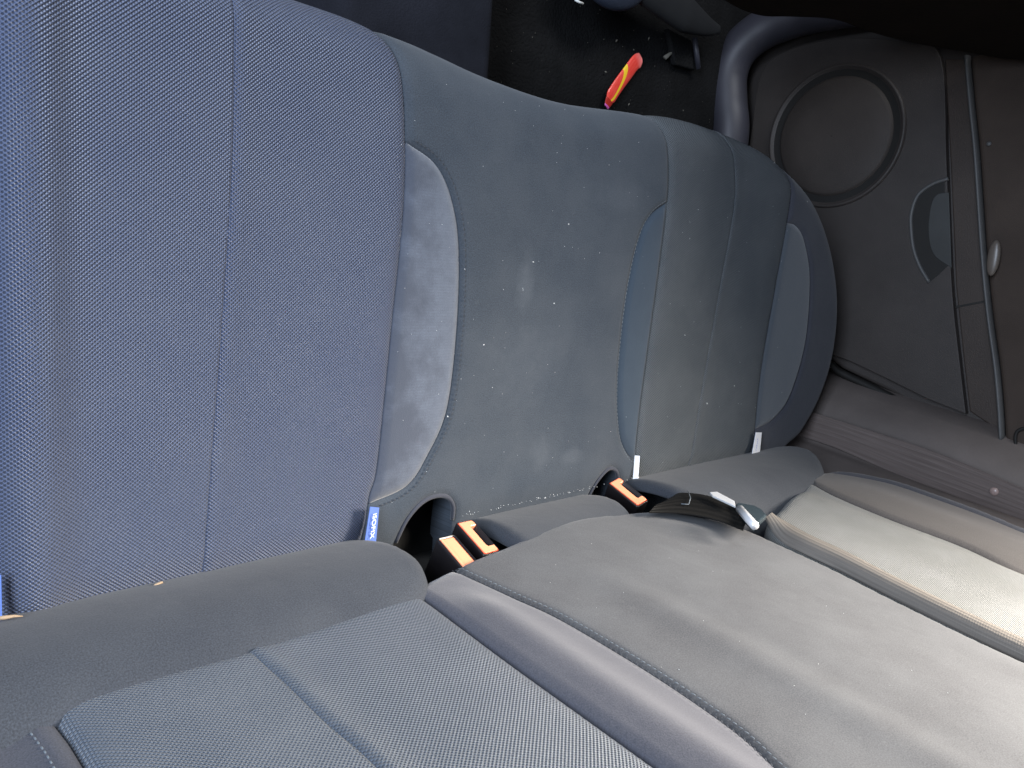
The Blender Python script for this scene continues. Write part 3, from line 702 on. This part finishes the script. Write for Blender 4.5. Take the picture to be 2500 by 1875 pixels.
# speaker: groove ring and grille
yc, zc = .487, -.098
XS = XD - .0142
def lathe_x(profile, cy, cz, n=72):
    """profile (radius, x) revolved round an axis along x"""
    bm = bmesh.new(); R = []
    for r, x in profile: R.append([bm.verts.new((x, cy + r * math.cos(2 * math.pi * k / n), cz + r * math.sin(2 * math.pi * k / n))) for k in range(n)])
    for A, B2 in zip(R, R[1:]):
        for k in range(n): bm.faces.new((A[k], A[(k + 1) % n], B2[(k + 1) % n], B2[k]))
    return bm, R
bm, R = lathe_x([(.118, XS + .001), (.117, XS - .004), (.1145, XS - .006), (.112, XS - .004), (.107, XS - .0008), (.104, XS - .0006)], yc, zc)
bm_obj('speaker_ring', bm, M['door'], lowp)
bm, R = lathe_x([(.1125, XS - .0022), (.096, XS - .0008)], yc, zc); bm_obj('speaker_groove', bm, M['groove'], lowp)
bm, R = lathe_x([(.098, XS - .0006), (.096, XS - .004), (.092, XS - .006), (.06, XS - .008), (.02, XS - .009), (.001, XS - .009)], yc, zc); bm_obj('speaker_grille', bm, M['grille'], lowp)
# recessed strip under the armrest
strip = [(p[1], p[2]) for p in su[7:]]
lnp = [(p[1], p[2]) for p in D['ln']]
bm = prism([Vector((XD - .004, y, z)) for y, z in [(.597, .058), (.4395, .089), (.2528, .1235), (.1286, .1537), (.065, .17)] + [(.03, .24), (.08, .232), (.14, .218), (.22, .196), (.308, .176), (.446, .147), (.518, .13), (.59, .113)]], (.006, 0, 0))
bm_obj('recess_panel', bm, M['door2'], door, smooth=False, bevel=.002)
bm = prism([Vector((XD - .0052, .2205, .128)), Vector((XD - .0052, .2235, .1275)), Vector((XD - .0052, .241, .185)), Vector((XD - .0052, .238, .186))], (.002, 0, 0)); bm_obj('panel_joint', bm, M['groove'], door, smooth=False)
ln3 = cr(D['ln'], 6); bm_obj('trim_strip', tube(ln3, .0110, 14, flat=.35), M['stripe'], door)
# armrest block above the strip
arm = [(p[1], p[2] + .004) for p in ln3]
arm2 = arm + [(.02, .26), (.0, .34), (.60, .34)]
bm = prism([Vector((XD - .033, y, z)) for y, z in arm2], (.036, 0, 0)); bm_obj('armrest', bm, M['armrest'], door, smooth=False, bevel=.012, seg=4)
g = D['gloss']
bmb = bmesh.new(); bmesh.ops.create_uvsphere(bmb, u_segments=18, v_segments=10, radius=.012); bmesh.ops.scale(bmb, verts=bmb.verts, vec=(.35, 2.2, .7)); bmesh.ops.translate(bmb, verts=bmb.verts, vec=Vector(g[0]) + Vector((-.004, 0, 0)))
bm_obj('pull_grip', bmb, solid('highlight_cap', (.12, .10, .085), .35), door)  # pale blob; the grip's highlight is put into its colour
bmb = bmesh.new(); bmesh.ops.create_uvsphere(bmb, u_segments=14, v_segments=8, radius=.0035); bmesh.ops.scale(bmb, verts=bmb.verts, vec=(.6, 1, 1)); bmesh.ops.translate(bmb, verts=bmb.verts, vec=Vector((XD - .035, g[1][1] + .012, g[1][2] - .001)))
bm_obj('shine_dot', bmb, M['stripe'], door)  # pale dot added for a small shine on the armrest
# flat plates for the pocket; its shade and lit inside are in the colours
pk = cr(D['pocket'], 6); bm_obj('pocket_rim', tube([Vector((XD - .0145, p[1], p[2])) for p in pk], .003, 8), M['stripe'], lowp)
pin = [(p[1], p[2]) for p in cr(D['pocket_in'], 5)]
bm = prism([Vector((XD - .0152, y, z)) for y, z in pin], (.003, 0, 0)); bm_obj('pocket_lit_inside', bm, M['pocketmat'], lowp, smooth=False, bevel=.001)
pe = [(p[1], p[2]) for p in cr(D['pocket'], 5)]
bm = prism([Vector((XD - .0145, y, z)) for y, z in pe + [(.27, .1), (.285, .112), (.37, .094), (.41, .088)]], (.001, 0, 0)); bm_obj('pocket_shade', bm, M['groove'], lowp, smooth=False)
# grab recess corner at the rear of the armrest
cn = cr([(XD - .037, .055, .32), (XD - .037, .06, .27), (XD - .037, .05, .245), (XD - .037, .01, .255), (XD - .037, -.02, .28)], 6); bm_obj('armrest_groove', tube(cn, .0025, 8), M['groove'], door)

sea = cr([(1.262, .108, -.30), (1.262, .104, -.12)] + [(1.262, y - .006, z) for y, z in outl], 4)
bm_obj('door_gap_strip', tube(sea, .007, 8), M['groove'], door)  # added dark tube; shade of the door-edge gap is in its colour
bm_obj('light_block_plate', box((1.345, .3, .05), (.03, 0, 0), (0, 1.2, 0), (0, 0, 1.1)), M['cavity'], door, smooth=False)  # unseen black plate added to stop world light leaking past the door

# ------------------------------------------------------------------ sill, floor, tunnel, front seat
s3 = cr([(1.20, .20, -.275), (1.203, .36, -.272), (1.205, .4875, -.268), (1.205, .5439, -.278), (1.206, .5929, -.285), (1.21, .632, -.275), (1.217, .662, -.245), (1.226, .68, -.20), (1.234, .69, -.12), (1.24, .69, .1), (1.24, .69, .4)], 8)
sl = bm_obj('sill_trim', tube(s3, [.034] * 24 + [.034] * (len(s3) - 24), 24), M['silltrim']); tag(sl, 'rounded dark violet sill and pillar trim in front of the door', 'car trim')
def sheet(name, x0, x1, y0, y1, z, mat, nx, ny, amp, f=9., prof=None):
    vs, fs = [], []
    for j in range(ny + 1):
        for i in range(nx + 1):
            x = x0 + (x1 - x0) * i / nx; y = y0 + (y1 - y0) * j / ny
            zz = z + amp * (math.sin(x * f * 3.1 + 1.3) * math.cos(y * f * 2.3) + .5 * math.sin(x * f * 7 + y * f * 5))
            if prof: zz += prof(x, y)
            vs.append((x, y, zz))
    for j in range(ny):
        for i in range(nx): a = j * (nx + 1) + i; fs.append((a, a + 1, a + nx + 2, a + nx + 1))
    return mesh_obj(name, vs, fs, mat)
def hump(x, y):
    def ss(a, b, t): t = min(1, max(0, (t - a) / (b - a))); return t * t * (3 - 2 * t)
    return .095 * ss(.28, .36, x) * (1 - ss(.545, .605, x))
fl = sheet('floor', -.3, 1.30, .30, 1.6, -.283, M['carpet'], 160, 90, .0008)
fl['kind'] = 'structure'
fl2 = sheet('floor_tunnel', .24, .625, .30, 1.6, -.2835, M['carpet2'], 60, 60, .0005, prof=hump); fl2['kind'] = 'structure'
# front seat, right: lower rear edge seen from above
fseat = empty('front_seat', 'near-black back of the front seat above the dark footwell', 'front seat', (1.0, .62, -.28))
ol = cr([(.70, -.02), (.79, -.03), (.845, -.02), (.87, .012), (.90, .045), (.95, .056), (1.0, .068), (1.06, .092), (1.12, .125), (1.19, .165), (1.215, .21), (1.22, .30)], 5)
poly = [(x, z) for x, z in ol] + [(1.22, .48), (1.18, .56), (.74, .56), (.70, .48)]
bm = prism([Vector((x, .565, z)) for x, z in poly], (0, .11, 0)); bm_obj('seat_back', bm, M['seatdark'], fseat, smooth=False, bevel=.018, seg=4)
# lit lower edge of the seat cloth as a greyer tube, and rail end
bp2 = cr([(.80, .66, -.225), (.90, .645, -.226), (.96, .638, -.228), (1.01, .636, -.232), (1.06, .637, -.238), (1.10, .642, -.242)], 6)
bm_obj('base_cover', tube(bp2, [.03] * 14 + [.03 - .024 * (i / (len(bp2) - 15)) for i in range(len(bp2) - 14)], 14, flat=.4), M['seatgrey'], fseat)
bm_obj('rail_cover', prism([Vector(p) for p in ((1.00, .625, -.282), (1.068, .622, -.282), (1.088, .578, -.282), (1.03, .575, -.282))], (0, 0, .010)), M['carpet'], fseat, smooth=False, bevel=.003)
bm_obj('rail_edge', tube([Vector((1.066, .625, -.266)), Vector((1.087, .58, -.267))], .0045, 8), M['silltrim'], fseat)
# blue round thing at the top edge
bmb = bmesh.new(); bmesh.ops.create_uvsphere(bmb, u_segments=40, v_segments=20, radius=1)
bmesh.ops.scale(bmb, verts=bmb.verts, vec=(.075, .05, .018)); bmesh.ops.rotate(bmb, verts=bmb.verts, matrix=Matrix.Rotation(.15, 3, 'Z')); bmesh.ops.translate(bmb, verts=bmb.verts, vec=(.800, .645, -.222))
bc_ = bm_obj('shoe', bmb, M['bluecap']); bc_.name = 'shoe_toe'; tag(bc_, 'rounded dark blue toe of a shoe or bag poking in at the top edge', 'shoe')
bm = tube([Vector((.700, .5795, -.199)), Vector((.7075, .5785, -.199)), Vector((.716, .579, -.2))], .0016, 8); stk = bm_obj('paper_scrap', bm, M['lint']); tag(stk, 'tiny white stick beside the blue toe', 'litter')

# ------------------------------------------------------------------ sweet wrapper on the floor
Wp = cr(D['wrap_c'], 6); nW = len(Wp)
wr = NT('red_yellow_wrapper'); uv = wr.n('ShaderNodeTexCoord').outputs['UV']; s_ = wr.n('ShaderNodeSeparateXYZ'); wr.l(uv, s_.inputs[0])
# a yellow curve crossing the red tube
cv = wr.math('SUBTRACT', s_.outputs[1], wr.math('ADD', .17, wr.math('MULTIPLY', wr.math('POWER', wr.math('SUBTRACT', 1.02, s_.outputs[0]), 1.0), .0)))
arcx = wr.math('SUBTRACT', s_.outputs[0], .34); arcy = wr.math('SUBTRACT', s_.outputs[1], -.02)
rad = wr.math('SQRT', wr.math('ADD', wr.math('POWER', wr.math('MULTIPLY', arcx, 1.0), 2), wr.math('POWER', wr.math('MULTIPLY', arcy, .45), 2)))
band = wr.math('MULTIPLY', wr.math('GREATER_THAN', rad, .285), wr.math('LESS_THAN', rad, .365)); 
nb = wr.noise(uv, 9, 3)
col = wr.mix(wr.ramp(nb, .35, .7), (.80, .05, .035), (.90, .10, .07))
col = wr.mix(band, col, (.95, .62, .03))
endm = wr.math('LESS_THAN', s_.outputs[0], .21); col = wr.mix(endm, col, (.45, .03, .02))
pk_ = wr.ramp(s_.outputs[0], .82, .95); col = wr.mix(pk_, col, (.92, .22, .20))
tip = wr.math('LESS_THAN', s_.outputs[0], .05); col = wr.mix(tip, col, (.65, .12, .45))
wr.l(col, wr.b.inputs['Base Color']); wr.b.inputs['Roughness'].default_value = .3; wr.b.inputs['Coat Weight'].default_value = .4
vs, uvs, fs = [], [], []; nc = 14
for i in range(nW):
    t = i / (nW - 1); p = Vector(Wp[i]); tg = (Vector(Wp[min(i + 1, nW - 1)]) - Vector(Wp[max(i - 1, 0)])).normalized(); sd = tg.cross(Vector((0, 0, 1))).normalized()
    wd = .0115 * (.45 + .55 * min(1, t / .3)) * (1 if t < .93 else 1 - .55 * ((t - .93) / .07) ** 2) * (1 - .12 * math.exp(-((t - .22) / .03) ** 2))
    for k in range(nc):
        an = 2 * math.pi * k / nc
        vs.append(p + sd * wd * math.cos(an) + Vector((0, 0, 1)) * (.0022 * math.sin(an) * (.4 + .6 * min(1, t / .3)) + .002)); uvs.append((t, .5 + .5 * math.cos(an)))
for i in range(nW - 1):
    for k in range(nc): fs.append((i * nc + k, i * nc + (k + 1) % nc, (i + 1) * nc + (k + 1) % nc, (i + 1) * nc + k))
fs.append(tuple(range(nc))); fs.append(tuple((nW - 1) * nc + k for k in range(nc))[::-1])
wo = mesh_obj('sweet_wrapper', vs, fs, wr.m, None, True, uvs); tag(wo, 'shiny red sweet wrapper with a yellow curve on the dark floor', 'wrapper')

# ------------------------------------------------------------------ crumbs and lint
def chip(name, c, size, mat, label, rough=.35):
    bm = bmesh.new(); bmesh.ops.create_icosphere(bm, subdivisions=1, radius=size)
    for v in bm.verts: v.co *= 1 + random.uniform(-rough, rough)
    bmesh.ops.scale(bm, verts=bm.verts, vec=(1, random.uniform(.6, 1.3), .45)); bmesh.ops.translate(bm, verts=bm.verts, vec=Vector(c) + Vector((0, 0, size * .3)))
    o = bm_obj(name, bm, mat, smooth=False); return tag(o, label, 'crumb')
chip('crumb', (.659, .0012, .0005), .0026, M['lint'], 'bright white crumb at the seat crease beside the edge-on label')
o = bm_obj('straw', tube([Vector((.0905, -.001, .004)), Vector((.094, .0025, .0065)), Vector((.0985, .0035, .0065)), Vector((.1005, .001, .004))], [.0006, .0009, .0008, .0003], 6), M['straw']); tag(o, 'small curled golden crumb in the crease under the left cushion', 'crumb')
o = bm_obj('straw', tube([Vector(p) + Vector((0, .002, .001)) for p in ((-.006, .005, .0132), (-.001, .005, .015), (.004, .005, .0158), (.0085, .004, .0166))], [.0012, .0014, .0009, .0003], 6), M['straw']); tag(o, 'thin pale straw in the crease at the left edge of the picture', 'crumb')
o = bm_obj('dry_sprig', tube([Vector((1.008, .582, -.279)), Vector((1.018, .590, -.277)), Vector((1.028, .597, -.276)), Vector((1.04, .600, -.277))], [.004, .0028, .0014, .0006], 6), M['sprig']); tag(o, 'dry pale sprig of grass on the dark floor', 'sprig')
def flecks(name, items, mat, label, group=None):
    vs, fs = [], []
    for (p, sz, nr) in items:
        nr = Vector(nr); t = nr.orthogonal().normalized(); t.rotate(Matrix.Rotation(random.uniform(0, 6.3), 3, nr)); b = nr.cross(t)
        i = len(vs); el = random.uniform(1, 2.4); P0 = Vector(p)
        for q in (t * sz * el, b * sz, -t * sz * el, -b * sz): vs.append(P0 + q * random.uniform(.7, 1.2))
        vs.append(P0 + nr * sz * .8); vs.append(P0 - nr * sz * .4)
        for k in range(4): fs.append((i + k, i + (k + 1) % 4, i + 4)); fs.append((i + (k + 1) % 4, i + k, i + 5))
    o = mesh_obj(name, vs, fs, mat, None, False); o['kind'] = 'stuff'; tag(o, label, 'lint'); return o
it = []
def onbody(b, u, v, n, amt, sc=1):
    W = b.map(np.array([(u, v)]))[0]; it.append((W, amt * sc * .6, n))
for _ in range(90):
    u = rng.uniform(.29, .66); v = rng.uniform(.02, .40); onbody(cb, u, v, (0, 0, 1), rng.choice([.00035, .00045, .0006], p=[.6, .3, .1]))
for _ in range(45):
    u = rng.uniform(.67, 1.0); v = rng.uniform(.0, .40); onbody(cb, u, v, (0, 0, 1), rng.uniform(.0004, .0008))
for (u, v, s) in ((.40, .165, .0012), (.495, .205, .0011), (.46, .245, .0013), (.505, .285, .0011), (.36, .10, .0010), (.73, .17, .0014), (.80, .08, .0016), (.86, .10, .0012)): onbody(cb, u, v, (0, 0, 1), s)
for _ in range(70):
    u = rng.uniform(.385, .66); it.append(((u, abs(rng.normal(0, .0015)) + .0005, .0), rng.uniform(.0002, .0004), (0, .5, .8)))
for _ in range(30):
    u = rng.uniform(.34, .62); w = rng.uniform(.10, .42); W = bl.map(np.array([(u, w)]))[0]; it.append((W, rng.uniform(.0001, .0003), NB))
flecks('lint', it, M['lint'], 'tiny pale lint and dust specks scattered over the seat cloth')
it2 = []
for _ in range(70): it2.append(((rng.uniform(.62, 1.16), rng.uniform(.45, .66), -.2800), rng.uniform(.0003, .0008), (0, 0, 1)))
for p in D['specks']: it2.append(((p[0], p[1], -.279), .0016, (0, 0, 1)))
flecks('floor_grit', it2, M['sprig'], 'tiny grit and plant bits on the black carpet')
# dried salt-like stain: raised crust line on the cloth
sc = []
base_ = cr([(.5036, .0483), (.5139, .0418), (.5311, .033), (.5416, .0284), (.5628, .022), (.578, .0129)], 12)
for k, (u, v) in enumerate(base_):
    for _ in range(3):
        uu = u + rng.normal(0, .0012); vv = v + rng.normal(0, .0010); W = cb.map(np.array([(uu, vv)]), -.0012)[0]; sc.append((W, rng.uniform(.0004, .0009), (0, 0, 1)))
flecks('dried_spill', sc, solid('dried_spill_crust', (.22, .24, .27), .9), 'thin pale wavy line of a dried spill on the middle cushion')

# ------------------------------------------------------------------ camera
cam_d = bpy.data.cameras.new('camera'); cam = bpy.data.objects.new('camera', cam_d); COL.objects.link(cam)
R = CAM_R
mw = Matrix(((R[0][0], R[1][0], R[2][0], CAM_C[0]), (R[0][1], R[1][1], R[2][1], CAM_C[1]), (R[0][2], R[1][2], R[2][2], CAM_C[2]), (0, 0, 0, 1)))
cam.matrix_world = mw
cam_d.sensor_fit = 'HORIZONTAL'; cam_d.sensor_width = 36; cam_d.lens = 36 * 2022 / 2500; cam_d.clip_start = .01; cam_d.clip_end = 100
scene.camera = cam

# ------------------------------------------------------------------ light
def area(name, loc, target, sx, sy, power, col, spread=180):
    l = bpy.data.lights.new(name, 'AREA'); l.shape = 'RECTANGLE'; l.size = sx; l.size_y = sy; l.energy = power; l.color = col; l.spread = math.radians(spread)
    o = bpy.data.objects.new(name, l); COL.objects.link(o); o.location = loc
    o.rotation_euler = (Vector(target) - Vector(loc)).to_track_quat('-Z', 'Y').to_euler(); return o
LIGHTS = [
    ('left_door_light', (-.80, .55, .64), (.40, .22, .0), .9, .45, 15, (.72, .83, 1.0), 125),
    ('windscreen_light', (.7, 1.7, 1.15), (.7, .2, .1), 1.1, .5, 9, (.94, .97, 1.0), 110),
    ('right_window_light', (1.12, .38, .97), (.66, -.05, .64), .4, .4, 16, (1.0, .91, .80), 78),
]
for L in LIGHTS: area(*L)
world = bpy.data.worlds.new('World'); scene.world = world; world.use_nodes = True
bg = world.node_tree.nodes['Background']; bg.inputs[0].default_value = (.75, .83, 1, 1); bg.inputs[1].default_value = .09
vsn = scene.view_settings; vsn.view_transform = 'Standard'; vsn.look = 'None'; vsn.exposure = 0; vsn.gamma = 1; vsn.use_curve_mapping = False
